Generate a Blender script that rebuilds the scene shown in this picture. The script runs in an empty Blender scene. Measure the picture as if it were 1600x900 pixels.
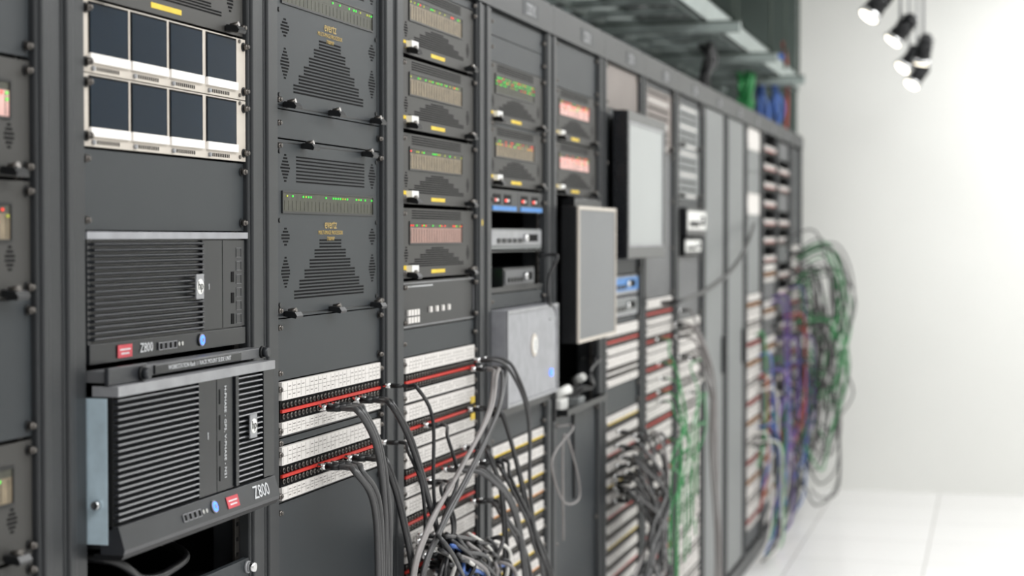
import bpy, math, random, bmesh
from mathutils import Vector
random.seed(7)
scene=bpy.context.scene
COL=scene.collection
scene.view_settings.view_transform='Standard'
scene.view_settings.look='None'
PI=math.pi

# ---------------------------------------------------------------- materials
def lin(h):
    o=[]
    for i in (0,2,4):
        c=int(h[i:i+2],16)/255
        o.append(c/12.92 if c<=.04045 else ((c+.055)/1.055)**2.4)
    return o+[1]
def mat(name,hexc,rough=.5,metal=0,emit=0,var=.12,scale=30,bump=0,spec=.5,coat=0):
    m=bpy.data.materials.new(name); m.use_nodes=True
    nt=m.node_tree; b=nt.nodes['Principled BSDF']
    b.inputs['Roughness'].default_value=rough
    b.inputs['Metallic'].default_value=metal
    b.inputs['Specular IOR Level'].default_value=spec
    b.inputs['Coat Weight'].default_value=coat
    c=lin(hexc)
    tc=nt.nodes.new('ShaderNodeTexCoord')
    n=nt.nodes.new('ShaderNodeTexNoise'); n.inputs['Scale'].default_value=scale; n.inputs['Detail'].default_value=4
    nt.links.new(tc.outputs['Object'],n.inputs['Vector'])
    r=nt.nodes.new('ShaderNodeValToRGB')
    r.color_ramp.elements[0].position=.3; r.color_ramp.elements[1].position=.7
    r.color_ramp.elements[0].color=[x*(1-var) for x in c[:3]]+[1]
    r.color_ramp.elements[1].color=[min(1,x*(1+var)) for x in c[:3]]+[1]
    nt.links.new(n.outputs['Fac'],r.inputs['Fac'])
    nt.links.new(r.outputs['Color'],b.inputs['Base Color'])
    if emit:
        b.inputs['Emission Color'].default_value=c
        b.inputs['Emission Strength'].default_value=emit
    if bump:
        bn=nt.nodes.new('ShaderNodeBump'); bn.inputs['Strength'].default_value=bump; bn.inputs['Distance'].default_value=.001
        n2=nt.nodes.new('ShaderNodeTexNoise'); n2.inputs['Scale'].default_value=900
        nt.links.new(tc.outputs['Object'],n2.inputs['Vector'])
        nt.links.new(n2.outputs['Fac'],bn.inputs['Height']); nt.links.new(bn.outputs['Normal'],b.inputs['Normal'])
    return m
M={}
M['post']=mat('rack_paint','2e3032',.4,bump=.15,var=.05,scale=4,spec=.4)
M['panel']=mat('panel_paint','303437',.45,bump=.15,var=.05,scale=4,spec=.32)
M['evz']=mat('charcoal_face','403f3d',.5,bump=.1,var=.05,scale=4,spec=.32)
M['slot']=mat('slot_black','070708',.8,spec=.15)
M['dark']=mat('interior_black','0e0f10',.7,spec=.2)
M['black']=mat('black_plastic','141517',.35,spec=.4)
M['gloss']=mat('gloss_black_plastic','1b1d20',.25,spec=.45)
M['slat']=mat('slat_plastic','2b2d31',.3)
M['screw']=mat('gunmetal','6b6763',.3,.9)
M['chrome']=mat('chrome','d8d8d8',.15,1)
M['steel']=mat('galvanised_steel','c9dde8',.3,.3)
M['alu']=mat('brushed_aluminium','9c9da2',.36,.3)
M['silver']=mat('silver_paint','96979a',.35,.25)
M['bezel']=mat('warm_silver','c6beb3',.4,.05,var=.04)
M['reflbar']=mat('white_reflection_bar','f4f0ec',.4,var=.02)
M['screen']=mat('screen_glass','10202e',.2,var=.25,scale=5,spec=.12)
M['cream']=mat('label_strip_white','dad6d2',.5,var=.03)
M['ink']=mat('label_ink','77726e',.6)
M['red']=mat('red_strip','c62c20',.45)
M['pink']=mat('red_badge','c4404c',.4)
M['yellow']=mat('yellow_label','e0bf2c',.5)
M['gold']=mat('gold_print','b39a5b',.5)
M['white']=mat('white_plastic','e8e8e4',.4,var=.02)
M['print']=mat('white_print','cfd1d3',.5,var=.03)
M['olive']=mat('circuit_olive','3d3d31',.5,var=.3,scale=60)
M['tan']=mat('circuit_tan','7a6d58',.5,var=.25,scale=60)
M['rosy']=mat('lit_rose','95746a',.5,emit=.05)
M['rosylit']=mat('lit_rose_bright','d6aaa2',.5,emit=.25,var=.3,scale=25)
M['green']=mat('led_green','35d03a',.4,emit=1.2)
M['redled']=mat('led_red','f03a2c',.4,emit=1.2)
M['amber']=mat('led_amber','a8b032',.4,emit=.6)
M['blueled']=mat('led_blue','3a6cff',.4,emit=3)
M['bluestrip']=mat('blue_strip','3579bb',.4,emit=.15)
M['lgrey']=mat('light_grey_paint','767979',.45,var=.05,scale=3)
M['mgrey']=mat('mid_grey_paint','595a5c',.45,var=.05,scale=3)
M['beige']=mat('beige_grey_paint','7d746f',.5,var=.08,scale=9)
M['mscreen']=mat('matte_screen','6c6e70',.4,var=.05,scale=2)
M['mscreenlight']=mat('bright_screen','9fa3a2',.35,var=.06,scale=2)
M['cblack']=mat('cable_black','1f1f21',.4)
M['cgrey']=mat('cable_grey','434344',.42)
M['clight']=mat('cable_light_grey','858180',.5)
M['cgreen']=mat('cable_green','2f8a4c',.45)
M['cblue']=mat('cable_blue','4468ae',.45)
M['cviolet']=mat('cable_violet','6a5296',.45)
M['cred']=mat('cable_red','a8443c',.45)
M['cwhite']=mat('cable_white','cfcdc8',.45)
M['orange']=mat('orange_strip','cf8f4f',.5)
M['tray']=mat('tray_zinc','949e9b',.45,.1)
M['traydark']=mat('tray_dark','465049',.5,.2)
M['lamp']=mat('lamp_glow','fff6e2',.4,emit=4)
M['tube']=mat('diffuser_glow','ffffff',.4,emit=2)
M['wallp']=mat('wall_paint','e9e9e5',.8,var=.015,scale=1.2)
M['wallg']=mat('partition_grey','56615c',.8,var=.25,scale=1.5)
M['ceil']=mat('ceiling_paint','dcdcda',.8,var=.03,scale=2)

# floor tiles
m=bpy.data.materials.new('raised_floor_tiles'); m.use_nodes=True; nt=m.node_tree; b=nt.nodes['Principled BSDF']
tc=nt.nodes.new('ShaderNodeTexCoord'); mp=nt.nodes.new('ShaderNodeMapping'); br=nt.nodes.new('ShaderNodeTexBrick')
br.offset=0; br.inputs['Scale'].default_value=1; br.inputs['Brick Width'].default_value=.6; br.inputs['Row Height'].default_value=.6
br.inputs['Mortar Size'].default_value=.003; br.inputs['Mortar Smooth'].default_value=.2
br.inputs['Color1'].default_value=lin('f3f2f1'); br.inputs['Color2'].default_value=lin('f0efee'); br.inputs['Mortar'].default_value=lin('a6a3a0')
mp.inputs['Location'].default_value=(-.16,.0,0)
nt.links.new(tc.outputs['Object'],mp.inputs['Vector']); nt.links.new(mp.outputs['Vector'],br.inputs['Vector'])
nt.links.new(br.outputs['Color'],b.inputs['Base Color']); b.inputs['Roughness'].default_value=.25
M['floor']=m

# ---------------------------------------------------------------- mesh builder
class MB:
    def __init__(s): s.v=[];s.f=[];s.fm=[];s.sm=[];s.mats=[]
    def mi(s,k):
        if k not in s.mats: s.mats.append(k)
        return s.mats.index(k)
    def box(s,x0,x1,y0,y1,z0,z1,k):
        i=len(s.v); q=s.mi(k)
        s.v+=[(x0,y0,z0),(x1,y0,z0),(x1,y1,z0),(x0,y1,z0),(x0,y0,z1),(x1,y0,z1),(x1,y1,z1),(x0,y1,z1)]
        for f in ((0,3,2,1),(4,5,6,7),(0,1,5,4),(1,2,6,5),(2,3,7,6),(3,0,4,7)):
            s.f.append([i+a for a in f]); s.fm.append(q); s.sm.append(False)
        return s
    def cone(s,p0,p1,r0,r1,k,n=12):
        p0=Vector(p0);p1=Vector(p1);a=(p1-p0).normalized()
        t=Vector((0,0,1)) if abs(a.z)<.9 else Vector((1,0,0))
        u=a.cross(t).normalized(); w=a.cross(u).normalized()
        i=len(s.v); q=s.mi(k)
        for p,r in((p0,r0),(p1,r1)):
            for j in range(n):
                g=2*PI*j/n; s.v.append(tuple(p+u*r*math.cos(g)-w*r*math.sin(g)))
        for j in range(n):
            l=(j+1)%n
            s.f.append([i+j,i+l,i+n+l,i+n+j]); s.fm.append(q); s.sm.append(True)
        s.f.append([i+j for j in range(n)][::-1]); s.fm.append(q); s.sm.append(False)
        s.f.append([i+n+j for j in range(n)]); s.fm.append(q); s.sm.append(False)
        return s
    def prism(s,pts,y0,y1,k):
        i=len(s.v); n=len(pts); q=s.mi(k)
        for y in(y0,y1):
            for (x,z) in pts: s.v.append((x,y,z))
        for j in range(n):
            l=(j+1)%n; s.f.append([i+j,i+l,i+n+l,i+n+j]); s.fm.append(q); s.sm.append(False)
        s.f.append([i+j for j in range(n)][::-1]); s.fm.append(q); s.sm.append(False)
        s.f.append([i+n+j for j in range(n)]); s.fm.append(q); s.sm.append(False)
        return s
    def frame(s,x0,x1,y0,y1,z0,z1,t,k,tb=None):
        tb=tb or t
        s.box(x0,x1,y0,y1,z0,z0+tb,k); s.box(x0,x1,y0,y1,z1-t,z1,k)
        s.box(x0,x1,y0,y0+t,z0+tb,z1-t,k); s.box(x0,x1,y1-t,y1,z0+tb,z1-t,k)
        return s
    def tube(s,pts,r,k,n=8,sub=7):
        P=[Vector(p) for p in pts]; P=[P[0]*2-P[1]]+P+[P[-1]*2-P[-2]]
        C=[]
        for i in range(1,len(P)-2):
            a,b,c,d=P[i-1],P[i],P[i+1],P[i+2]
            for j in range(sub):
                t=j/sub
                C.append(.5*((2*b)+(c-a)*t+(2*a-5*b+4*c-d)*t*t+(3*b-a-3*c+d)*t**3))
        C.append(P[-2])
        i0=len(s.v); q=s.mi(k); T=(C[1]-C[0]).normalized()
        u=T.orthogonal().normalized()
        for i,c in enumerate(C):
            T2=(C[min(i+1,len(C)-1)]-C[max(i-1,0)]).normalized()
            u=(u-T2*u.dot(T2)).normalized(); w=T2.cross(u)
            for j in range(n):
                g=2*PI*j/n; s.v.append(tuple(c+(u*math.cos(g)+w*math.sin(g))*r))
        for i in range(len(C)-1):
            for j in range(n):
                l=(j+1)%n; a=i0+i*n
                s.f.append([a+j,a+l,a+n+l,a+n+j]); s.fm.append(q); s.sm.append(True)
        s.f.append([i0+j for j in range(n)][::-1]); s.fm.append(q); s.sm.append(False)
        a=i0+(len(C)-1)*n; s.f.append([a+j for j in range(n)]); s.fm.append(q); s.sm.append(False)
        return s
    def mesh(s,name):
        me=bpy.data.meshes.new(name); me.from_pydata(s.v,[],s.f)
        for k in s.mats: me.materials.append(M[k])
        me.polygons.foreach_set('material_index',s.fm); me.polygons.foreach_set('use_smooth',s.sm)
        me.update()
        bm=bmesh.new(); bm.from_mesh(me); bmesh.ops.recalc_face_normals(bm,faces=bm.faces); bm.to_mesh(me); bm.free()
        return me
CACHE={}
def cached(key,fn):
    if key not in CACHE:
        mb=MB(); fn(mb); CACHE[key]=mb.mesh(key)
    return CACHE[key]
def add(name,data,parent=None,loc=(0,0,0),rot=(0,0,0),label=None,bevel=0):
    o=bpy.data.objects.new(name,data); COL.objects.link(o)
    o.location=loc; o.rotation_euler=rot
    if parent: o.parent=parent
    if label: o['label']=label
    if bevel:
        bv=o.modifiers.new('bevel','BEVEL'); bv.width=bevel; bv.segments=2; bv.limit_method='ANGLE'
    return o
def top(name,label,cat,loc,data=None,group=None,rot=(0,0,0),bevel=0):
    o=add(name,data,None,loc,rot,label,bevel); o['category']=cat
    if group: o['group']=group
    if data is None: o.empty_display_size=.05
    return o
TX={}
def text(s,size,parent,loc,k,name='lettering',vert=False,label=None,align='CENTER'):
    key=(s,size,k,align)
    if key not in TX:
        c=bpy.data.curves.new('t','FONT'); c.body=s; c.size=size; c.align_x=align; c.align_y='CENTER'; c.extrude=.0002; c.resolution_u=2
        o=bpy.data.objects.new('t',c); COL.objects.link(o)
        dg=bpy.context.evaluated_depsgraph_get(); dg.update()
        me=bpy.data.meshes.new_from_object(o.evaluated_get(dg)); me.materials.clear(); me.materials.append(M[k])
        bpy.data.objects.remove(o); TX[key]=me
    rot=(PI/2,0,PI/2) if not vert else (PI/2,PI/2,PI/2)
    return add(name,TX[key],parent,loc,rot,label)

# ---------------------------------------------------------------- layout
Y0=lambda b:1.94+.6*(b-2)
XP=-.008
SC={b:0.9226*3142/(Y0(b)+.28) for b in range(1,16)}
def zb(b,y): return 1.5+(370-y)/SC[b]      # rack height from a measured row at the bay's near edge
def W(px,py,X=0):                           # measured point lying on the vertical plane X = const
    d=1550-px; L=1.047-X
    return Vector((X,3001*L/d-.268*L,1.5+(370-py)*L/(d*.9659)))

# ---------------------------------------------------------------- rack frames
def f_post(mb):
    mb.box(-.06,0,0,.056,.08,1.995,'post')
    mb.box(-.06,.004,.006,.024,.08,1.995,'post')
def f_rear(mb): mb.box(-.8,-.74,0,.05,.08,1.995,'post')
def f_head(mb):
    mb.box(-.8,.006,-.0575,.5415,1.995,2.062,'post'); mb.box(-.79,-.002,-.05,.535,2.062,2.07,'post')
    mb.box(.006,.0068,.24,.39,2.01,2.046,'panel')
def f_base(mb):
    mb.box(-.8,0,-.0575,.5415,.012,.08,'post'); 
    for yy in(-.02,.5):
        for xx in(-.75,-.05): mb.cone((xx,yy,0),(xx,yy,.014),.02,.02,'black')
def f_side(mb): mb.box(-.74,-.062,0,.004,.08,1.995,'dark')
def f_back(mb): mb.box(-.815,-.801,-.05,.535,.09,1.99,'dark')
def f_rail(mb):
    mb.box(-.02,-.0165,0,.016,.08,1.995,'screw')
    z=.1
    while z<1.98:
        mb.box(-.0165,-.0162,.005,.012,z,z+.006,'slot'); z+=.0222
def ibm(mb):
    I={0:[(0,5)],1:[(0,5)],2:[(1.5,3.5)],3:[(1.5,3.5)],4:[(1.5,3.5)],5:[(1.5,3.5)],6:[(0,5)],7:[(0,5)]}
    B={0:[(0,6)],1:[(0,7)],2:[(1.5,3.5),(5,7)],3:[(1.5,6)],4:[(1.5,6)],5:[(1.5,3.5),(5,7)],6:[(0,7)],7:[(0,6)]}
    Mm={0:[(0,3),(6,9)],1:[(0,3.5),(5.5,9)],2:[(1.5,4),(5,7.5)],3:[(1.5,7.5)],4:[(1.5,3),(3.5,5.5),(6,7.5)],5:[(1.5,3),(4,5),(6,7.5)],6:[(0,3),(4.3,4.7),(6,9)],7:[(0,3),(6,9)]}
    x=0;u=.0038
    for L,w in((I,5.7),(B,7.7),(Mm,9)):
        for r,seg in L.items():
            for a,c in seg: mb.box(0,.0006,(x+a)*u,(x+c)*u,(7-r)*u*.9,(7-r)*u*.9+u*.66,'silver')
        x+=w
for b in range(1,16):
    r=top('server_rack','tall charcoal steel equipment rack joined in a row on white floor','rack',(0,Y0(b),0),group='row of equipment racks')
    for yy in(-.057,.4855): add('post',cached('post',f_post),r,(0,yy,0),bevel=.003)
    for yy in(-.05,.49): add('rear_post',cached('rear_post',f_rear),r,(0,yy,0))
    add('header',cached('header',f_head),r,bevel=.003)
    add('base',cached('base',f_base),r)
    for yy in(-.057,.537): add('side_panel',cached('side_panel',f_side),r,(0,yy,0))
    add('rear_door',cached('rear_door',f_back),r)
    for yy in(.001,.468): add('mounting_rail',cached('mounting_rail',f_rail),r,(0,yy,0))
    add('lettering',cached('ibm',ibm),r,(.007,.27,2.013),label='striped light lettering on the header')
    if b in(4,7): add('sticker',cached('dot',lambda mb:mb.cone((0,0,0),(.001,0,0),.007,.007,'yellow',14)),r,(.001,.515,1.53 if b==4 else 1.78),label='small round yellow sticker')

# ---------------------------------------------------------------- parts
def f_screw(mb):
    mb.cone((0,0,0),(.002,0,0),.0065,.0065,'black',12)
    mb.cone((.002,0,0),(.0085,0,0),.0048,.0042,'screw',12)
    mb.cone((.0085,0,0),(.0105,0,0),.0042,.002,'screw',12)
def screws(p,H,x=0):
    n=[.012,H-.012] if H>.06 else [H/2]
    if H>.3: n=[.012,H/3,2*H/3,H-.012]
    for z in n:
        for y in(.0075,.4755): add('screw',cached('screw',f_screw),p,(x,y,z))
def f_latch(mb):
    mb.box(0,.006,-.009,.009,-.004,.004,'black')
    mb.prism([(.004,-.004),(.022,-.007),(.024,-.003),(.02,.003),(.004,.005)],-.013,.013,'black')
    mb.cone((.006,0,.003),(.018,0,.006),.005,.004,'screw')
def unit(name,label,cat,b,z0,group=None): return top(name,label,cat,(XP,Y0(b),z0),group=group)
def blank(b,z0,z1,k='panel',lab='plain charcoal steel blanking panel screwed into the rack',grp='blanking panels'):
    H=z1-z0-.0015
    def f(mb): mb.box(-.003,0,.001,.484,0,H,k); mb.box(-.018,-.003,.02,.465,.002,H-.002,k)
    o=top('blank_panel',lab,'panel',(XP,Y0(b),z0),cached('blank_%s_%.3f'%(k,H),f),grp)
    screws(o,H); return o
def diamond(mb,cy,cz,w,h,n):
    for i in range(n):
        t=1-abs((i+.5)/n*2-1); z=cz-h/2+h*(i+.5)/n
        mb.box(0,.0004,cy-w*t/2-.002,cy+w*t/2+.002,z-h/n*.28,z+h/n*.28,'slot')
def pyramid(mb,cy,z0,z1,w0,w1,n,step=2):
    for i in range(n):
        t=(i//step*step)/max(1,n-1); w=w0+(w1-w0)*t; z=z0+(z1-z0)*(i+.5)/n
        mb.box(0,.0004,cy-w/2,cy+w/2,z-(z1-z0)/n*.27,z+(z1-z0)/n*.27,'slot')
def window(parent,y0,y1,z0,z1,back,leds,name='indicator_window'):
    def f(mb):
        mb.box(0,.0006,y0,y1,z0,z1,back)
        n=int((y1-y0)/.016)
        for i in range(n): 
            y=y0+(i+.5)*(y1-y0)/n; mb.box(.0006,.001,y-.0006,y+.0006,z0+.002,z1-.012,'olive')
        mb.box(.0006,.0009,y0,y1,z1-.009,z1,'olive')
        mb.frame(0,.0022,y0-.003,y1+.003,z0-.003,z1+.003,.003,'black')
    w=add(name,cached('win%.3f%.3f%.3f%s'%(y0,y1,z1-z0+z0*7,back),f),parent)
    mb=MB(); n=int((y1-y0)/.011); zz=z1-.005
    for i in range(n):
        y=y0+.006+i*(y1-y0-.012)/(n-1)
        for r in range(leds.get('rows',1)):
            if random.random()<leds['p']:
                k=random.choices(leds['c'],leds['w'])[0]
                mb.box(.001,.0022,y-.0016,y+.0016,zz-r*.007-.0014,zz-r*.007+.0014,k)
    mb.box(.001,.0012,y0,y0+.001,z0,z0+.001,'green')
    add('indicator_lights',mb.mesh('indicator_lights'),w,label='small glowing status lights')
def chassis3(b,z0,back='tan',leds=None,grp='compact vented signal processors'):
    H=.1325; leds=leds or {'p':.5,'c':['amber','green','redled'],'w':[4,3,1]}
    o=unit('signal_processor','charcoal vented rack processor with lit indicator window and thumb latches','electronics',b,z0,grp)
    def f(mb):
        mb.box(-.35,-.003,.02,.465,.002,H-.002,'dark'); mb.box(-.003,0,.001,.484,0,H-.001,'evz')
        pyramid(mb,.23,.02,.058,.36,.08,9,2)
        diamond(mb,.035,.045,.02,.03,6); diamond(mb,.44,.045,.02,.03,6)
        for i in range(4): mb.box(0,.0004,.07,.39,.112+i*.0045,.1142+i*.0045,'slot')
        mb.box(0,.0005,.19,.28,.007,.014,'yellow')
    add('body',cached('chassis3',f),o)
    window(o,.055,.44 if b==1 else .395,.066,.104,back,leds)
    add('latch',cached('latch',f_latch),o,(0,.05,.006)); add('latch',cached('latch',f_latch),o,(0,.43,.006))
    def g(mb): mb.box(0,.012,.035,.075,.012,.024,'white'); mb.box(.0,.0005,.02,.035,.01,.024,'yellow')
    if b not in(1,2): add('tag',cached('tag',g),o,label='small white and yellow tag beside the latch')
    screws(o,H); return o
def chassis6(b,z0,H):
    o=unit('video_processor','tall charcoal rack processor with pyramid vents, gold print and green lights','electronics',b,z0,'large vented video processors')
    def f(mb):
        mb.box(-.35,-.003,.02,.465,.002,H-.002,'dark'); mb.box(-.003,0,.001,.484,0,H-.0015,'panel')
        mb.frame(0,.0006,.012,.473,.004,H-.005,.0015,'black')
        pyramid(mb,.24,.026,.122,.32,.07,18,3)
        for i in range(8): mb.box(0,.0004,.09,.405,H-.066+i*.0055,H-.0635+i*.0055,'slot')
        for cz,h in((.07,.05),(.125,.03),(H-.045,.045)):
            for cy in(.045,.445): diamond(mb,cy,cz,.034,h,int(h/.005))
        for cy in(.02,.465):
            for cz in(.02,.15,H-.02): mb.cone((0,cy,cz),(.002,cy,cz),.004,.0035,'black',8)
    add('body',cached('chassis6',f),o)
    window(o,.032,.445,H-.112,H-.083,'olive',{'p':.4,'c':['green','amber'],'w':[6,2]})
    text('evertz',.022,o,(.0006,.24,H-.131),'gold'); text('MULTI-IMAGE PROCESSOR',.0095,o,(.0006,.24,H-.1445),'gold'); text('7700MVP',.009,o,(.0006,.24,H-.1545),'gold')
    for y in(.045,.24,.445): add('latch',cached('latch',f_latch),o,(0,y,.006))
    for y in(.12,.4): add('latch',cached('latch',f_latch),o,(0,y,H-.008))
    screws(o,H,.0006); return o
CN={'red':'red','cred':'dark red','cream':'white','yellow':'yellow','orange':'orange'}
def patch(b,z0,accent='red',kind=2,grp=None):
    o=unit('patch_panel','patch panel with white label strips, jack rows and %s stripe'%CN[accent],'patch panel',b,z0,grp or 'cable patch panels')
    if kind==2:
        H=.0875; strips=[(.058,.086),(.004,.024)]; jz=(.024,.058)
    else:
        H=.0435; strips=[(.023,.041)]; jz=(.003,.022)
    def f(mb): mb.box(-.2,-.003,.02,.465,.001,H-.001,'dark'); mb.box(-.003,0,.001,.484,0,H-.001,'black')
    add('body',cached('patchbody%d'%kind,f),o)
    def g(mb,h):
        mb.box(0,.006,.014,.471,0,h,'cream')
        for i in range(25):
            y=.018+i*.449/24; mb.box(.006,.0062,y-.0003,y+.0003,.002,h-.002,'ink')
        mb.box(.006,.0062,.016,.469,h*.5-.0003,h*.5+.0003,'ink')
        for i in range(24):
            y=.021+i*.449/24
            if (i*7)%5: mb.box(.006,.0062,y+.001,y+.011,h*.7,h*.7+.0014,'ink')
            if (i*3)%4: mb.box(.006,.0062,y+.001,y+.010,h*.25,h*.25+.0014,'ink')
    for a,c in strips:
        add('label_strip',cached('strip%.3f'%(c-a),lambda mb:g(mb,c-a)),o,(0,0,a))
    def j(mb):
        h=jz[1]-jz[0]
        mb.box(0,.003,.014,.471,jz[0],jz[1],'slot')
        rows=[.25,.75] if kind==2 else [.38]
        for r in rows:
            for i in range(28):
                y=.024+i*.437/27; z=jz[0]+h*r
                mb.cone((.003,y,z),(.0055,y,z),.0046,.0042,'screw',8); mb.cone((.0055,y,z),(.0057,y,z),.0026,.0026,'slot',6)
        if kind==2: mb.box(.003,.0065,.014,.471,jz[0]+h*.43,jz[0]+h*.57,accent)
        else: mb.box(.003,.005,.014,.471,jz[1]-.004,jz[1]-.0005,accent)
    add('jack_strip',cached('jacks%d%s'%(kind,accent),j),o)
    screws(o,H); return o

# ---------------------------------------------------------------- BAY 1
z1b=lambda y:1.5+(370-y)/1370
blank(1,z1b(92),1.993)
warm={'p':.45,'c':['redled','green','amber'],'w':[3,3,3],'rows':3}
chassis3(1,z1b(92)-.136,'rosylit',warm); chassis3(1,z1b(92)-.272,'tan',warm)
blank(1,z1b(680),z1b(92)-.2725)
chassis3(1,z1b(680)-.136,'tan',warm); chassis3(1,z1b(680)-.272,'tan',warm)
blank(1,.1,z1b(680)-.2725)
# ---------------------------------------------------------------- BAY 2
chassis3(2,1.79,'tan'); blank(2,1.9235,1.993)
def monitor_row(z0):
    H=.0885
    o=unit('monitor_panel','warm silver rack panel holding four small dark video screens','monitor',2,z0,'four-screen monitor panels')
    ys=[(.016,.116),(.125,.225),(.235,.339),(.349,.447)]
    def f(mb):
        mb.box(-.15,-.003,.02,.465,.002,H-.002,'dark')
        mb.box(-.003,.004,.001,.484,0,H-.001,'bezel')
        for a,c in ys:
            for i in range(10): mb.box(.004,.0044,a+.02+i*.006,a+.0235+i*.006,.003,.008,'slot')
        for z in(.004,H-.007): 
            mb.cone((.004,.462,z+.002),(.006,.462,z+.002),.003,.003,'screw',8)
    add('body',cached('monbody',f),o,bevel=.001)
    def s(mb):
        mb.box(0,.001,-.001,.101,.007,.0705,'slot'); mb.box(.001,.0016,.002,.098,.009,.068,'screen')
        mb.box(0,.004,-.001,.101,-.003,.008,'reflbar')  # white lower bar carries the painted reflection under the screen
    for a,c in ys: add('screen',cached('smallscreen',s),o,(.004,a,.015),label='small dark blue-black screen with white lower bar and painted reflection')
    for i,(a,c) in enumerate(ys):
        add('knob',cached('kn',lambda mb:mb.cone((0,0,0),(.004,0,0),.003,.003,'silver',8)),o,(.004,a+.008,.005))
    screws(o,H,.004)
monitor_row(1.698); monitor_row(1.609)
blank(2,1.508,1.6075)

def slats(mb,x,y0,y1,z0,z1,n):
    p=(z1-z0)/n
    for i in range(n):
        z=z0+i*p
        mb.prism([(x-.002,z+p*.12),(x+.004,z+p*.18),(x+.006,z+p*.4),(x+.005,z+p*.6),(x-.002,z+p*.74)],y0,y1,'slat')
def pcparts(o,e,bar_h,badge_y,z_y,ports_y,led_y,zs):
    def bd(mb): mb.box(0,.0008,-.019,.019,-.008,.008,'pink'); mb.box(.0008,.001,-.014,.014,.001,.003,'print'); mb.box(.0008,.001,-.011,.011,-.004,-.002,'print')
    add('badge',cached('badge',bd),o,(e+.001,badge_y,bar_h*.5),label='small red and white badge')
    text('Z800',zs,o,(e+.0012,z_y,bar_h*.52),'print')
    def pr(mb):
        for i in range(4): 
            mb.box(0,.001,i*.014,i*.014+.009,-.004,.004,'slot'); mb.frame(0,.0015,i*.014-.001,i*.014+.010,-.005,.005,.001,'silver')
        mb.cone((0,.06,0),(.001,.06,0),.003,.003,'chrome',10); mb.cone((0,.07,0),(.001,.07,0),.003,.003,'chrome',10)
    add('ports',cached('ports',pr),o,(e+.001,ports_y,bar_h*.5))
    def pb(mb): mb.cone((0,0,0),(.002,0,0),.0085,.0085,'silver',20); mb.cone((.002,0,0),(.0028,0,0),.0065,.0065,'blueled',20); mb.cone((.0028,0,0),(.0036,0,0),.003,.003,'silver',12)
    add('power_button',cached('pb',pb),o,(e+.001,led_y,bar_h*.55),label='round power button glowing blue')
def hp(o,x,y,z):
    def f(mb): mb.box(0,.002,-.012,.012,-.017,.017,'silver'); mb.cone((.002,0,0),(.0026,0,0),.0105,.0105,'white',20)
    add('emblem',cached('hpbadge',f),o,(x,y,z),label='silver plate with round white emblem')
    text('hp',.017,o,(x+.003,y,z+.001),'black')
# workstation one
o=unit('workstation','black desktop workstation lying on its side, ribbed grille, seated flush','computer',2,1.345)
def f(mb):
    mb.box(-.42,-.003,.02,.464,.0,.152,'black')
    mb.box(-.003,.0,.006,.478,.0,.152,'black')
    mb.box(-.003,.008,.002,.482,.152,.161,'alu')
    mb.box(0,.005,.012,.478,.0,.024,'gloss')
    mb.box(-.001,.002,.012,.02,.024,.152,'gloss')
    mb.box(-.001,.004,.335,.4,.026,.15,'gloss'); mb.box(-.001,.004,.402,.478,.026,.15,'gloss')
    for i in range(3): mb.box(.004,.0046,.43,.44,.03+i*.03,.045+i*.03,'slot')
    for i in range(6): mb.frame(.004,.0046,.448,.466,.03+i*.019,.044+i*.019,.001,'slat')
add('body',cached('pc1',f),o,bevel=.0015)
add('grille',cached('pc1g',lambda mb:slats(mb,.002,.021,.333,.027,.15,17)),o,label='ribbed black front grille')
hp(o,.009,.312,.087); pcparts(o,.005,.024,.10,.16,.195,.325,.017)
text('1',.012,o,(.0045,.355,.085),'print')
# sliding shelf
o=unit('sliding_shelf','black steel slide-out shelf bar with thumb screws between two workstations','shelf',2,1.3245)
def f(mb):
    mb.box(-.4,.012,.02,.464,0,.004,'black')
    mb.box(.004,.03,.002,.484,0,.014,'mgrey'); mb.box(.03,.036,.0,.1,-.003,.018,'slat'); mb.box(.03,.033,.13,.4,.001,.013,'gloss')
add('body',cached('slide',f),o,bevel=.001)
text('WORKSTATION Rack 1 / RACK MOUNT SLIDE UNIT',.0085,o,(.0334,.265,.007),'print')
def kn(mb): mb.cone((0,0,0),(.004,0,0),.009,.009,'silver',18); mb.cone((.004,0,0),(.014,0,0),.0075,.0065,'chrome',18)
def knd(mb): mb.cone((0,0,0),(.004,0,0),.009,.009,'black',18); mb.cone((.004,0,0),(.012,0,0),.0075,.0065,'slat',18)
add('thumb_screw',cached('knd',knd),o,(.03,.478,.008),label='round dark thumb screw')
add('thumb_screw',cached('knd',knd),o,(.036,.085,.006),label='round dark thumb screw')
# workstation two
o=unit('workstation','black desktop workstation on its side, pulled forward showing steel side panel','computer',2,1.118)
e=.043
def f(mb):
    mb.box(-.38,.0,.02,.464,.006,.188,'black')
    mb.box(0,e-.012,.004,.484,.006,.19,'black')
    mb.box(-.002,e-.01,.0005,.004,.012,.188,'steel')
    mb.box(.013,e+.005,.002,.486,.19,.2025,'silver')
    mb.box(e-.012,e-.004,.002,.486,.03,.19,'dark')
    mb.box(e-.006,e+.001,.235,.29,.036,.19,'gloss'); mb.box(e-.006,e+.001,.292,.345,.036,.19,'gloss')
    for i in range(4): mb.box(e+.001,e+.0015,.298,.302,.05+i*.035,.07+i*.035,'slot')
    mb.box(e-.006,e+.003,.448,.486,.036,.19,'gloss')
    mb.prism([(e-.02,0),(e+.010,0),(e+.012,.006),(e+.004,.034),(e-.02,.034)],.002,.486,'slat')
    mb.prism([(e-.03,-.008),(e+.006,-.006),(e+.0105,0),(e-.03,0)],.004,.484,'black')
add('body',cached('pc2',f),o,bevel=.0015)
def g(mb): slats(mb,e-.003,.006,.232,.037,.189,20)
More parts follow.
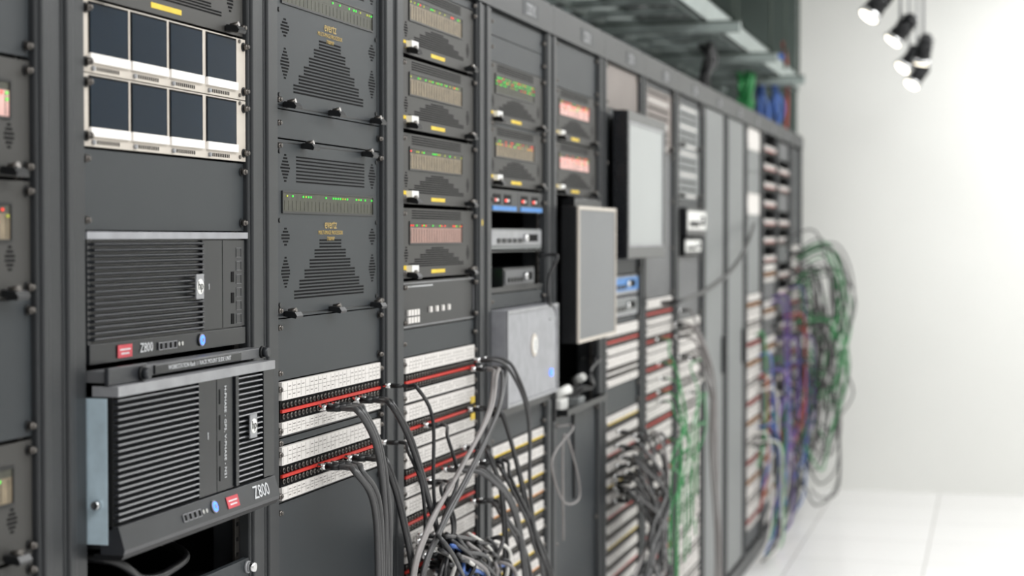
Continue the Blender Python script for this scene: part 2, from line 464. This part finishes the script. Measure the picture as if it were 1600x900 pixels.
add('grille',cached('pc2g',g),o,label='ribbed black front grille')
def g2(mb): slats(mb,e-.003,.36,.445,.037,.189,20); mb.box(e-.002,e+.004,.348,.358,.037,.189,'gloss')
add('grille',cached('pc2g2',g2),o,label='narrow ribbed grille beside drive bays')
hp(o,e+.004,.405,.115)
sub=bpy.data.objects.new('control_strip',None); COL.objects.link(sub); sub.parent=o; sub.location=(e+.0122,0,.005); sub.rotation_euler=(0,-.278,0)
pcparts(sub,-.0005,.029,.325,.425,.17,.265,.026)
text('H-PHASE - GP5, V-PHASE - N21',.0095,o,(e+.0015,.318,.115),'print',vert=True); text('1',.014,o,(e+.0015,.262,.115),'print')
def st(mb): mb.cone((.02,-.001,.06),(.02,-.008,.06),.006,.005,'chrome',12)
add('side_catch',cached('catch',st),o,label='chrome catch on the steel side')
# lower drawer bay 2
o=unit('drawer_panel','black rack drawer front with small red logo and lettering','drawer',2,.93)
def f(mb): mb.box(-.4,-.003,.02,.465,.0,.08,'dark'); mb.box(-.003,.006,.001,.484,0,.1,'panel'); mb.cone((.006,.375,.075),(.0066,.375,.075),.007,.007,'red',16)
add('body',cached('accent',f),o,bevel=.001); text('Accent',.017,o,(.0066,.415,.075),'cred')
add('thumb_screw',cached('thumb',kn),o,(.006,.476,.088),label='round silver thumb screw')
screws(o,.06,.006)
blank(2,.1,.929)
# ---------------------------------------------------------------- BAY 3
blank(3,1.9735,1.993)
chassis6(3,1.697,.276); blank(3,1.652,1.6965); chassis6(3,1.375,.276)
blank(3,zb(3,597),1.3745)
zA=zb(3,597)-.0885; patch(3,zA,'red'); blank(3,zA-.0115,zA-.0005)
zB=zA-.0115-.0885; patch(3,zB,'red')
blank(3,.85,zB-.0005); blank(3,.1,.8495)
# ---------------------------------------------------------------- BAY 4
z=zb(4,436)
for i in range(4):
    chassis3(4,z,'rosy' if i==0 else 'tan',{'p':.45,'c':['amber','green','redled'],'w':[4,3,1] if i else [1,1,5]}); z+=.1395
blank(4,z-.006,1.993)
o=unit('router_control_panel','black router control panel edged in silver with small white buttons','control panel',4,zb(4,516))
Hc=zb(4,440)-zb(4,516)
def f(mb):
    mb.box(-.15,-.003,.02,.465,.002,Hc-.002,'dark'); mb.box(-.003,.001,.001,.484,0,Hc-.001,'black'); mb.frame(.001,.002,.004,.48,.003,Hc-.004,.0015,'silver')
    for i in range(14): mb.box(.001,.0014,.03+i*.012,.038+i*.012,Hc*.86,Hc*.89,'print')
add('body',cached('rcp',f),o)
def btn(mb): mb.box(0,.004,0,.013,0,.011,'cream')
for i in range(4):
    for r in range(2): add('button',cached('btn',btn),o,(.001,.035+i*.018,.01+r*.014))
for i in range(4): add('button',cached('btn',btn),o,(.001,.17+i*.04,.026))
screws(o,Hc,.002)
blank(4,zb(4,560),zb(4,516)-.0005)
z=zb(4,560); i=0
while z>.3:
    z-=.0885; p=patch(4,z,'red'); i+=1
    if i==2: 
        for q in(.03,.065): add('sticker',cached('ystk',lambda mb:mb.box(0,.001,0,.03,0,.014,'yellow')),p,(.0062,.44,q-.012),label='bright yellow sticker')
blank(4,.1,z-.0005)
# ---------------------------------------------------------------- BAY 5
blank(5,1.9405,1.993); blank(5,1.884,1.94)
chassis3(5,1.751,'olive',{'p':.6,'c':['green','redled','amber'],'w':[6,2,2],'rows':3}); blank(5,1.7445,1.7505)
chassis3(5,1.612,'tan',{'p':.5,'c':['redled','green','amber'],'w':[4,3,3],'rows':2})
def ctl(b,z0,H,lab='compact black control panel with red readouts above a blue strip'):
    o=unit('control_panel',lab,'control panel',b,z0)
    def f(mb):
        mb.box(-.12,-.003,.02,.465,.002,H-.002,'dark'); mb.box(-.003,.003,.001,.484,0,H-.001,'black'); mb.box(.003,.0036,.24,.243,0,H-.001,'mgrey')
        for q in(.02,.26): mb.box(.003,.005,q,q+.2,.002,.012,'bluestrip')
    add('body',cached('ctl%.3f'%H,f),o)
    for q in(.03,.12,.27,.37):
        add('readout',cached('ro',lambda mb:mb.box(0,.0006,-.004,.058,-.006,.016,'dark').box(0.0006,.001,.004,.02,0,.006,'redled').box(0.0006,.001,.024,.04,0,.006,'cream')),o,(.003,q,.022))
    screws(o,H,.003)
ctl(5,1.556,.0495)
def device(name,lab,b,z0,H,y0,y1,x1,k,detail='silver',depth=.3):
    o=unit(name,lab,'electronics',b,z0)
    def f(mb):
        mb.box(-depth,-.003,max(y0,.02),min(y1,.464),.003,H,k); mb.box(-.003,max(x1,0),y0,y1,.003,H,k)
        x=max(x1,0)
        mb.box(x,x+.003,y0+.01,y1-.01,H*.25,H*.9,detail)
        w=y1-y0
        for i in range(5): mb.box(x+.003,x+.006,y0+w*(.12+.1*i),y0+w*(.18+.1*i),H*.35,H*.55,'black')
        mb.box(x+.003,x+.0035,y0+w*.68,y0+w*.9,H*.4,H*.75,'slot')
        for yy in(max(y0,.02)+.01,min(y1,.46)-.02): mb.box(-.05,-.03,yy,yy+.01,0,.003,'black')
    add('body',cached(name+str(b)+'%.3f'%z0,f),o,bevel=.001)
    def k2(mb): mb.cone((0,0,0),(.01,0,0),.009,.008,'chrome',16)
    add('knob',cached('dk',k2),o,(max(x1,0)+.003,y0+(y1-y0)*.62,H*.58))
    return o
def shelf(b,z0,x1,t=.012,lab='thin black steel rack shelf carrying small devices'):
    x1=max(x1,.002)
    def f(mb):
        mb.box(-.4,-.003,.02,.465,0,.003,'black'); mb.box(-.003,x1,.004,.481,0,.003,'black'); mb.box(x1-.002,x1,.004,.481,0.003,t,'black'); mb.box(-.003,x1-.002,.002,.004,0,t,'black'); mb.box(-.003,x1-.002,.481,.483,0,t,'black')
    return top('rack_shelf',lab,'shelf',(XP,Y0(b),z0),cached('shelf%.3f%.3f'%(x1,t),f),'rack shelves')
device('video_recorder','grey half-height video deck with knob and small buttons',5,1.469,.049,.005,.47,.0,'lgrey','silver')
shelf(5,1.4655,.0,.003)
shelf(5,1.376,.002)
device('network_switch','small black box with silver face standing on a rack shelf',5,1.3795,.05,.12,.4,.0,'black','mgrey',.2)
o=unit('green_lamp_box','small black adaptor with a glowing green light','electronics',5,1.3795)
add('body',cached('glb',lambda mb:mb.box(-.1,-.03,.025,.09,0,.07,'black')),o); add('light',cached('gll',lambda mb:mb.box(-.03,-.027,.03,.05,.03,.05,'green')),o)
blank(5,1.342,1.375)
o=unit('workstation','silver aluminium computer with round glowing emblem, sitting forward in the rack','computer',5,1.126)
def f(mb):
    mb.box(-.38,-.0,.02,.464,0,.213,'alu'); mb.box(0,.035,.012,.482,0,.213,'alu'); mb.frame(.035,.041,.012,.482,0,.213,.008,'silver'); mb.box(.035,.038,.02,.474,.008,.205,'alu')
    mb.box(.038,.0395,.4,.47,.175,.18,'silver')
add('body',cached('silverpc',f),o,bevel=.002)
def em(mb): mb.cone((0,0,0),(.003,0,0),.027,.026,'bezel',28); mb.cone((.003,0,0),(.004,0,0),.019,.019,'white',28); mb.box(.004,.0046,-.004,.004,-.012,.012,'silver')
add('emblem',cached('em',em),o,(.038,.25,.125),label='round pale emblem in the middle of the face')
add('power_light',cached('pl',lambda mb:mb.cone((0,0,0),(.003,0,0),.009,.009,'blueled',16)),o,(.038,.415,.05),label='blue power light')
shelf(5,1.108,.03,.015)
blank(5,1.042,1.107)
z=1.0415; i=0
while z>.25:
    z-=.0445; patch(5,z,['yellow','cream','yellow','orange'][i%4],1,'slim patch panels'); i+=1
blank(5,.1,z-.0005)
# ---------------------------------------------------------------- BAY 6
blank(6,1.877,1.993)
rr={'p':.4,'c':['redled','amber','green'],'w':[6,1,1],'rows':3}
chassis3(6,1.743,'rosylit',rr); chassis3(6,1.607,'rosylit',rr)
o=unit('lcd_monitor','flat grey-faced monitor in thin silver frame on a rack bracket','monitor',6,1.232)
def f(mb):
    mb.box(.01,.052,.03,.49,0,.345,'black'); mb.box(-.0,.03,.05,.47,.03,.31,'black')
add('housing',cached('mAh',f),o,bevel=.004)
add('frame',cached('mAf',lambda mb:mb.frame(.052,.058,.03,.49,0,.345,.009,'bezel')),o,bevel=.001,label='thin bright silver frame')
add('screen',cached('mAs',lambda mb:mb.box(.052,.055,.039,.481,.009,.336,'mscreen')),o,label='matte grey screen')
def arm(mb): mb.box(-.1,.0,.2,.3,.12,.22,'black'); mb.box(-.004,.03,.1,.42,.345,.365,'black'); mb.cone((.015,.12,.36),(.015,.4,.36),.012,.012,'black')
add('bracket',cached('mAa',arm),o)
shelf(6,1.052,.035,.016)
o=unit('power_adaptor','small white and black power bricks lying on a rack shelf','electronics',6,1.0555)
def f(mb): mb.box(-.06,.0,.08,.16,0,.03,'white'); mb.box(-.02,.02,.2,.27,0,.025,'lgrey'); mb.box(-.1,-.03,.3,.42,0,.045,'black')
add('body',cached('pa',f),o,bevel=.004)
add('plug',cached('papl',lambda mb:mb.cone((-.02,.1,.04),(.01,.13,.055),.012,.012,'white').cone((-.03,.36,.055),(.0,.34,.07),.014,.01,'white')),o)
blank(6,.1,1.045,'panel','tall plain charcoal lower rack door panel','lower door panels')
# ---------------------------------------------------------------- BAY 7
blank(7,1.868,1.993,'beige','dusky pink-grey vented blanking panel near the rack top')
blank(7,1.39,1.8675)
o=top('lcd_monitor','large black-framed flat monitor with pale screen hung on the racks','monitor',(XP+.006,Y0(7),1.437))
def f(mb): mb.box(.014,.05,.02,.62,0,.42,'gloss'); mb.box(.011,.014,.06,.58,.05,.37,'black')
add('housing',cached('mBh',f),o,bevel=.004)
add('frame',cached('mBf',lambda mb:mb.frame(.05,.058,.02,.62,0,.42,.028,'gloss',.034)),o,bevel=.003,label='glossy black bezel')
add('trim',cached('mBt',lambda mb:mb.frame(.054,.0565,.048,.592,.034,.392,.008,'silver')),o)
add('screen',cached('mBs',lambda mb:mb.box(.05,.0535,.05,.59,.036,.39,'mscreenlight')),o,label='pale bright screen')
add('bracket',cached('mBa',lambda mb:mb.box(-.0035,.011,.15,.35,.12,.3,'black')),o)
device('video_server','silver and blue rack device with small knob',7,1.325,.06,.003,.482,.002,'silver','bluestrip')
device('video_recorder','silver rack video deck with row of dark buttons',7,1.262,.058,.003,.482,.002,'silver','lgrey')
blank(7,1.2465,1.2615)
patch(7,1.157,'red'); patch(7,1.067,'cream'); blank(7,.99,1.0665)
z=.9895;i=0
while z>.25:
    z-=.0445; patch(7,z,['yellow','cream','red','cream'][i%4],1,'slim patch panels'); i+=1
blank(7,.1,z-.0005)
# ---------------------------------------------------------------- BAY 8
def ventunit(b,z0,z1,k):
    H=z1-z0-.001
    o=unit('vented_unit','pale grey vented rack unit with rows of slots','electronics',b,z0,'pale vented units')
    def f(mb):
        mb.box(-.3,-.003,.02,.465,.002,H-.002,'dark'); mb.box(-.003,0,.001,.484,0,H,k)
        n=int(H/.022)
        for i in range(n): mb.box(0,.0006,.06,.42,.008+i*H/n,.014+i*H/n,'slot' if i%3 else 'cream')
    add('body',cached('vu%d%.3f'%(b,z0),f),o); screws(o,H)
    add('latch',cached('latch',f_latch),o,(0,.05,.01)); add('latch',cached('latch',f_latch),o,(0,.43,.01))
ventunit(8,1.78,1.975,'beige'); blank(8,1.976,1.993); blank(8,1.302,1.7795,'mgrey','mid grey steel blanking panel in the rack')
z=1.3015
while z>.3: z-=.0885; patch(8,z,'red')
blank(8,.1,z-.0005)
# ---------------------------------------------------------------- BAY 9
ventunit(9,1.81,1.967,'lgrey'); ventunit(9,1.633,1.8095,'lgrey'); blank(9,1.968,1.993)
blank(9,1.602,1.6325)
device('test_display','black boxed instrument with bright white display face',9,1.5,.1,.03,.45,.03,'black','white')
device('test_display','black boxed instrument with white lower face',9,1.433,.06,.05,.4,.02,'black','white')
blank(9,1.21,1.432,'mgrey','mid grey steel blanking panel in the rack')
z=1.2095
while z>.3: z-=.0885; patch(9,z,'cream')
blank(9,.1,z-.0005)
# ---------------------------------------------------------------- BAYS 10, 11
for b in(10,11):
    o=unit('rack_door','full-height light grey steel rack door with small handle','door',b,.1,'light grey rack doors')
    add('body',cached('door',lambda mb:mb.box(-.006,.004,.002,.483,0,1.89,'lgrey').box(.004,.005,.03,.455,.04,1.85,'lgrey')),o,bevel=.001)
    add('handle',cached('dh',lambda mb:mb.box(.005,.02,.44,.46,.85,1.0,'black')),o,bevel=.003)
# ---------------------------------------------------------------- BAY 12-15
for i in range(4): blank(12,1.6+i*.098,1.6975+i*.098,'cream' if i in(0,3) else 'lgrey','plain off-white steel rack panel','off-white rack panels')
blank(12,1.24,1.5995,'lgrey','light grey steel panel in the rack')
z=1.2395
i=0
while z>.25: z-=.0885; patch(12,z,['orange','cream','red'][i%3]); i+=1
blank(12,.1,z-.0005)
z=1.985;i=0
while z>.25: z-=.0885; patch(13,z,'red' if i<9 else 'orange',1) if i<7 else patch(13,z,'orange') if i%2 else blank(13,z,z+.088,'mgrey','mid grey steel blanking panel in the rack'); i+=1
blank(13,.1,z-.0005)
z=1.985;i=0
while z>.25: z-=.0885; (patch(14,z,'cred',1) if i%3 else blank(14,z,z+.088,'mgrey','mid grey steel blanking panel in the rack')); i+=1
blank(14,.1,z-.0005)
z=1.985;i=0
while z>.25: z-=.0885; (patch(15,z,'red') if i>5 else blank(15,z,z+.088)); i+=1
blank(15,.1,z-.0005)

# ---------------------------------------------------------------- cables
def cable(pts,r,k,lab,grp,plug=True):
    p0=Vector(pts[0])
    o=top('cable',lab,'cable',tuple(p0),group=grp)
    mb=MB(); mb.tube([Vector(p)-p0 for p in pts],r,k)
    add('cord',mb.mesh('cord'),o)
    if plug:
        add('plug',cached('plug%.4f'%r,lambda mb:mb.cone((-.002,0,0),(.012,0,0),.0052,.0052,'chrome',12).cone((.012,0,0),(.034,0,0),r*1.3,r*1.15,'black',12)),o)
    return o
def cpx(pl,r,k,lab,grp,n=1,sp=.006,x0=.004,plug=True):
    for j in range(n):
        pts=[W(pl[0][0]+j*10,pl[0][1]-j*2,x0)]
        first=pts[0].copy(); first.x+=.045
        pts.append(first)
        for (x,y,X) in pl[1:]:
            p=W(x,y,X); p+=Vector((random.uniform(-sp,sp)+j*sp*.6,random.uniform(-sp,sp)+j*r*2.0,random.uniform(-sp,sp)))
            pts.append(p)
        last=pts[-1].copy(); last.z-=.25; pts.append(last)
        cable(pts,r,k,lab,grp,plug)
LB='thin black video cable plugged into a patch panel, hanging down'
LG='grey coaxial cable curving out of a patch panel'
G3='black patch cables'; G4='grey patch cables'
cpx([(600,603),(655,610,.08),(682,660,.09),(676,760,.09),(690,850,.09),(705,920,.09)],.0034,'cblack',LB,G3)
cpx([(500,638),(560,648,.08),(586,700,.09),(598,800,.09),(600,920,.09)],.0048,'cgrey',LG,G4,3,.002)
cpx([(552,626),(612,636,.08),(640,690,.09),(668,790,.09),(700,920,.09)],.0044,'cblack',LB,G3,2,.002)
cpx([(594,692),(635,704,.07),(655,760,.09),(665,850,.09),(640,930,.09)],.0034,'cblack',LB,G3)
cpx([(498,730),(555,740,.08),(582,790,.09),(588,930,.09)],.0048,'cgrey',LG,G4,3,.002)
cpx([(540,717),(600,726,.08),(625,800,.09),(645,930,.09)],.0044,'cblack',LB,G3,2,.002)
cpx([(742,563),(800,580,.07),(826,650,.09),(828,780,.09),(850,930,.08)],.0038,'cgrey',LB.replace('black','dark grey'),G4,2,.003)
cpx([(735,577),(772,590,.08),(762,650,.1),(712,745,.1),(665,830,.1),(640,930,.1)],.0042,'clight','light grey cable sweeping diagonally across patch panels',G4,2,.002)
cpx([(745,577),(785,595,.08),(775,650,.1),(730,745,.1),(685,830,.1),(655,930,.1)],.004,'cgrey','dark grey cable sweeping diagonally across patch panels',G4,2,.002)
cpx([(730,640),(785,652,.08),(808,740,.09),(835,850,.09),(862,930,.08)],.0038,'cblack',LB,G3,2,.003)
cpx([(690,735),(760,745,.08),(800,800,.09),(820,930,.09)],.0042,'cgrey',LG,G4,3,.003)
cpx([(740,725),(790,750,.08),(830,830,.09),(862,930,.09)],.0038,'cblack',LB,G3,3,.003)
cpx([(735,785),(780,805,.08),(812,850,.09),(830,930,.09)],.0038,'cgrey',LG,G4,2,.003)
cpx([(660,665),(700,685,.08),(712,750,.09),(690,830,.09),(700,930,.09)],.0034,'cblack',LB,G3,1,.003)
cpx([(655,755),(690,770,.07),(705,830,.09),(680,930,.09)],.0036,'cblack',LB,G3,2,.003)
cpx([(720,700),(765,712,.08),(785,780,.09),(790,930,.09)],.0036,'cblack',LB,G3,2,.003)
cols=['cblack','cblue','cgrey','cwhite','cblack','cgrey','cblack','clight']
for i in range(56):
    x=random.uniform(645,745); y=random.uniform(838,905)
    k=cols[i%8]
    p=[(x,y),(x+random.uniform(25,45),y-random.uniform(0,14),random.uniform(.06,.12)),(x+random.uniform(45,75),y+random.uniform(5,40),random.uniform(.08,.13)),(x+random.uniform(20,80),y+90,.1)]
    cpx(p,.004,k,'%s cable in a dense tangle over the patch panels'%{'cblack':'black','cblue':'blue','cgrey':'grey','cwhite':'white','clight':'light grey'}[k],'tangled patch cables',1,.01)
cpx([(868,668),(862,720,.06),(880,785,.07),(905,780,.07),(900,730,.07),(880,685,.05)],.0025,'clight','thin grey cable hanging in an open loop','loose cables',1,.002,.0,False)
cpx([(905,560),(915,585,.02),(925,600,.02),(900,625,.0)],.004,'cblack','black power lead hanging inside an open shelf bay','loose cables',2,.01,-.05,False)
cpx([(842,400),(858,430,.03),(855,470,.03),(868,500,.03)],.004,'cblack','black lead trailing beside a small device','loose cables',1,.005,-.0,False)
# bays 7-8
for i in range(24):
    x=random.uniform(955,1005); y=random.uniform(672,790)
    k=random.choice(['cgrey','cgrey','cblack','cgrey','clight'])
    cpx([(x,y),(x+35,y-2,.1),(random.uniform(1020,1050),y+60,.12),(random.uniform(1010,1045),y+140,.12),(random.uniform(985,1040),930,.12)],.0048,k,LG,'cables over the lower patch bays',1,.02)
for i in range(6):
    x=random.uniform(1020,1045); y=random.uniform(520,720)
    cpx([(x,y),(x+28,y+14,.08),(x+40,y+60,.1),(random.uniform(1050,1080),y+120,.1),(random.uniform(1040,1075),y+170,.09)],.003,'cgreen','green network cable draped down a patch bay','green cables',1,.02)
for i in range(5):
    x=random.uniform(1050,1062); y=random.uniform(480,560)
    cpx([(x,y),(x+35,y+14,.1),(x+56,y+90,.12),(x+62,y+200,.12),(x+70,y+330,.12)],.0042,'clight','light grey cable falling in front of racks','grey cables',1,.015)
for i in range(6):
    x=random.uniform(1068,1085); y=random.uniform(560,800)
    cpx([(x,y),(x+12,y+10,.06),(x+12,y+50,.08),(x+5,y+100,.08)],.003,random.choice(['cgreen','cwhite','cgreen']),'green or white cable over patch panels','green cables',1,.02)
pts=[W(1178,350,.03),W(1166,385,.09),W(1140,425,.1),W(1100,455,.1),W(1062,470,.1),W(1035,474,.03)]
cable(pts,.008,'cblack','long black cable slung loosely between racks','slung cable',False)
def rackpt(b,y,z,x=.004): return Vector((x,Y0(b)+y,z))
kk=['cblack','cgrey','cgreen','cgrey','cblack','cgreen','cblack','clight','cgrey']
for i in range(66):
    b=random.choice([14,15,15,15]); z=random.uniform(.6,1.48); y=random.uniform(.05,.45)
    k=kk[i%9]; o_=random.uniform(.06,.34)*random.uniform(.6,1); dr=random.uniform(.3,.85)
    if z>1.35: o_=random.uniform(.2,.34)
    p0=rackpt(b,y,z)
    p=[p0,p0+Vector((o_*.7,.02,.05)),p0+Vector((o_,.05,-dr*.3)),p0+Vector((o_*random.uniform(.7,1.05),.08,-dr*.8)),p0+Vector((o_*.6,.05,-dr)),p0+Vector((o_*.35,-.05,-dr*.8))]
    for q in p: q.z=max(q.z,.04)
    cable(p,.0047,k,'%s cable hanging in a long loop from the end racks'%{'cblack':'black','cgrey':'grey','cgreen':'green','clight':'pale grey'}[k],'looped cables at the row end')
for i in range(36):
    b=random.choice([12,13,13,14,14]); z=random.uniform(.5,1.25); y=random.uniform(.05,.45)
    k=['cblue','cgrey','cblack','cviolet','cblue','cgreen','cwhite','cred','cviolet'][i%9]
    p0=rackpt(b,y,z); o_=random.uniform(.03,.13)
    p=[p0,p0+Vector((o_,.0,0)),p0+Vector((o_,.1,-.25)),p0+Vector((o_,.05,-.45)),p0+Vector((o_*.5,-.05,-.6))]
    for q in p: q.z=max(q.z,.04)
    cable(p,.0048,k,'%s cable dropping down the rack front'%{'cblue':'blue','cviolet':'violet','cred':'red','cblack':'black','cgrey':'grey','cgreen':'green','cwhite':'white'}[k],'coloured rack cables')
cable([Vector((-.15,2.02,1.10)),Vector((-.03,2.05,1.09)),Vector((-.02,2.12,1.055)),Vector((-.02,2.2,1.05)),Vector((-.05,2.3,1.06)),Vector((-.2,2.33,1.09))],.006,'cblack','thick black lead coiled under a workstation','loose cables',False)

# ---------------------------------------------------------------- overhead
def f_tray(w,L):
    def f(mb):
        mb.box(-w/2,-w/2+.008,0,L,0,.09,'tray'); mb.box(w/2-.008,w/2,0,L,0,.09,'tray')
        mb.box(w/2-.03,w/2,0,L,0,.006,'tray'); mb.box(w/2-.03,w/2,0,L,.084,.09,'tray')
        n=int(L/.3)
        for i in range(n): mb.box(-w/2+.008,w/2-.008,.1+i*.3,.14+i*.3,.005,.03,'tray')
    return f
def tray(x,y,z,w,L,lab):
    o=top('cable_tray',lab,'cable tray',(x,y,z),group='overhead cable trays')
    add('ladder',cached('tray%.2f%.2f'%(w,L),f_tray(w,L)),o)
    for q in(.8,2.6,4.4,6.2):
        if q<L:
            for s in(-1,1): add('hanger_rod',cached('rod%.2f'%z,lambda mb:mb.cone((0,0,.05),(0,0,3.199-z),.006,.006,'traydark',8)),o,(s*(w/2+.008),q,0))
    return o
tray(-.22,3.2,2.32,.42,7.0,'galvanised ladder cable tray hung above the racks')
tray(-.85,3.2,2.45,.5,7.2,'galvanised ladder cable tray hung above the racks')
tray(-1.6,4.5,2.6,.6,6.0,'galvanised ladder cable tray hung behind the racks')
for i,yy in enumerate((4.4,5.6,6.8,8.0,9.2)):
    def f(mb): mb.box(-2.6,.12,-.02,.02,0,.035,'tray'); mb.box(-2.6,.12,-.02,.02,.035,.044,'traydark')
    s=top('strut_channel','steel strut bar crossing above the racks','metal bar',(0,yy,2.275),group='overhead strut bars')
    add('channel',cached('strut',f),s)
    for x in(.09,-1.2): add('hanger_rod',cached('srod',lambda mb:mb.cone((0,0,.04),(0,0,.925),.006,.006,'traydark',8)),s,(x,0,0))
o=top('air_duct','grey rectangular sheet metal air duct under the ceiling','duct',(-2.2,3.5,2.8),cached('duct',lambda mb:[mb.box(-.25,.2,0,7.1,0,.38,'traydark')]+[mb.box(-.27,.22,i*1.2,i*1.2+.04,-.02,.399,'tray') for i in range(6)]))
for x,z in((-.55,2.62),(-.48,2.62),(-1.22,2.72)):
    top('conduit_pipe','thin grey metal conduit pipe running above the racks','pipe',(x,3.5,z),cached('conduit',lambda mb:mb.cone((0,0,0),(0,7.19,0),.017,.017,'tray',12)),'overhead conduit pipes')
def bundle(x,y,z,L,k,n,lab,spread=.12):
    mb=MB()
    for i in range(n): mb.tube([(random.uniform(-spread,spread),L*j/7,random.uniform(0,.04)) for j in range(8)],.011,k,6,5)
    o=top('cable_bundle',lab,'cables',(x,y,z),mb.mesh('bundle')); o['kind']='stuff'
bundle(-.22,3.4,2.362,6.5,'cblack',9,'mass of black cables lying in an overhead tray')
bundle(-.85,3.4,2.492,6.7,'cblack',10,'mass of dark cables lying in an overhead tray',.18)
bundle(-1.6,4.6,2.642,5.8,'cgreen',8,'green cables lying in an overhead tray',.2)
def drop(x,y,k,z1,lab,n=6):
    mb=MB()
    for i in range(n): mb.tube([(random.uniform(-.035,.035),random.uniform(-.05,.05),(z1-2.07)*j/3) for j in range(4)],.011,k,6,5)
    o=top('cable_bundle',lab,'cables',(x,y,2.07),mb.mesh('drop')); o['kind']='stuff'
drop(-.12,8.75,'cgreen',2.3,'bright green cables dropping onto the rack tops',9)
drop(-.1,9.9,'cblue',2.5,'blue cables dropping onto the rack tops',5)
drop(-.14,9.6,'cblue',2.4,'blue cables dropping onto the rack tops',4)
drop(-.08,10.2,'cred',2.6,'red cable rising from the rack tops',1)
drop(-.1,7.4,'cblack',2.3,'black cables dropping onto the rack tops',6)

# spot lights
AIM=[(-.55,-.25,-.8),(-.6,-.1,-.75),(-.6,-.25,-.75),(-.2,.2,-.95),(-.5,-.3,-.8)]
for i,(px,py,zc) in enumerate(((1366,12,7.0),(1404,52,7.9),(1418,96,8.9),(1440,84,8.7),(1430,122,9.6))):
    X=1.047-(1550-px)*zc*.345e-3; Z=1.5+(370-py)*zc/2800; Y=(zc-(1.047-X)*.2588)/.9659
    o=top('spotlight','black track spotlight with chrome ring, lit, hanging from a rod','lamp',(X,Y,Z),group='ceiling spotlights')
    a=Vector(AIM[i]).normalized()
    mb=MB()
    mb.cone(tuple(-a*.08),tuple(a*.03),.03,.042,'black',20); mb.cone(tuple(a*.03),tuple(a*.05),.045,.048,'chrome',20)
    mb.cone(tuple(-a*.095),tuple(-a*.08),.018,.03,'black',16)
    for k in range(3): mb.cone(tuple(-a*(.07-.02*k)),tuple(-a*(.063-.02*k)),.041,.041,'gloss',20)
    add('lamp_head',mb.mesh('lamp_head'),o)
    mb=MB(); mb.cone(tuple(a*.05),tuple(a*.058),.04,.032,'lamp',20)
    add('lens',mb.mesh('lens'),o,label='glowing warm lens')
    add('stem',cached('stem%d'%i,lambda mb:mb.cone((0,0,.045),(0,0,3.2-Z),.006,.006,'silver',8).box(-.006,.006,-.055,.055,.04,.05,'black').box(-.006,.006,-.055,-.049,-.01,.04,'black').box(-.006,.006,.049,.055,-.01,.04,'black')),o)
o=top('pendant_light','long white fluorescent luminaire suspended under the ceiling','lamp',(1.5,8.9,2.665))
add('housing',cached('ph',lambda mb:mb.box(-.68,.68,-.09,.09,.015,.06,'white')),o,bevel=.004)
add('diffuser',cached('pd',lambda mb:mb.box(-.66,.66,-.08,.08,0,.015,'tube')),o)
for s in(-.5,.5): add('suspension_wire',cached('pw',lambda mb:mb.cone((0,0,.06),(0,0,.535),.003,.003,'silver',6)),o,(s,0,0))

# ---------------------------------------------------------------- room
def struct(name,x0,x1,y0,y1,z0,z1,k):
    mb=MB(); mb.box(x0,x1,y0,y1,z0,z1,k); o=add(name,mb.mesh(name)); o['kind']='structure'; return o
struct('floor',-2.6,4.2,-2,10.9,-.1,0,'floor')
struct('wall_back',-.08,4.2,10.75,10.9,0,3.2,'wallp')
struct('wall_partition',-2.6,-.08,10.7,10.9,0,3.2,'wallg')
struct('wall_left',-2.7,-2.6,-2,10.9,0,3.2,'wallg')
struct('wall_right',4.2,4.3,-2,10.9,0,3.2,'wallp')
struct('ceiling',-2.6,4.2,-2,10.9,3.2,3.3,'ceil')

# ---------------------------------------------------------------- lights
def area(name,loc,rot,sx,sy,e,c=(.99,.995,1)):
    l=bpy.data.lights.new(name,'AREA'); l.shape='RECTANGLE'; l.size=sx; l.size_y=sy; l.energy=e; l.color=c
    o=bpy.data.objects.new(name,l); COL.objects.link(o); o.location=loc; o.rotation_euler=rot
for i in range(5): area('ceiling_light',(1.9,.6+i*2.2,3.17),(0,0,0),1.2,1.6,[50,50,50,48,44][i])
area('wall_fill',(1.8,8.9,3.1),(math.radians(38),0,0),3,.5,18)  # added fill brightening the far wall, no fixture behind it
area('tray_fill',(-1.2,6,3.15),(0,0,0),.3,6,24)  # added fill so the overhead trays come out lighter
w=bpy.data.worlds.new('w'); scene.world=w; w.use_nodes=True
w.node_tree.nodes['Background'].inputs[0].default_value=(1,1,1,1); w.node_tree.nodes['Background'].inputs[1].default_value=.75

# ---------------------------------------------------------------- camera
cam=bpy.data.cameras.new('camera'); co=bpy.data.objects.new('camera',cam); COL.objects.link(co)
cam.lens=63; cam.sensor_width=36; co.location=(1.047,0,1.5)
co.rotation_euler=(math.radians(90-1.64),0,math.radians(15))
cam.dof.use_dof=True; cam.dof.focus_distance=2.75; cam.dof.aperture_fstop=4.0
scene.camera=co
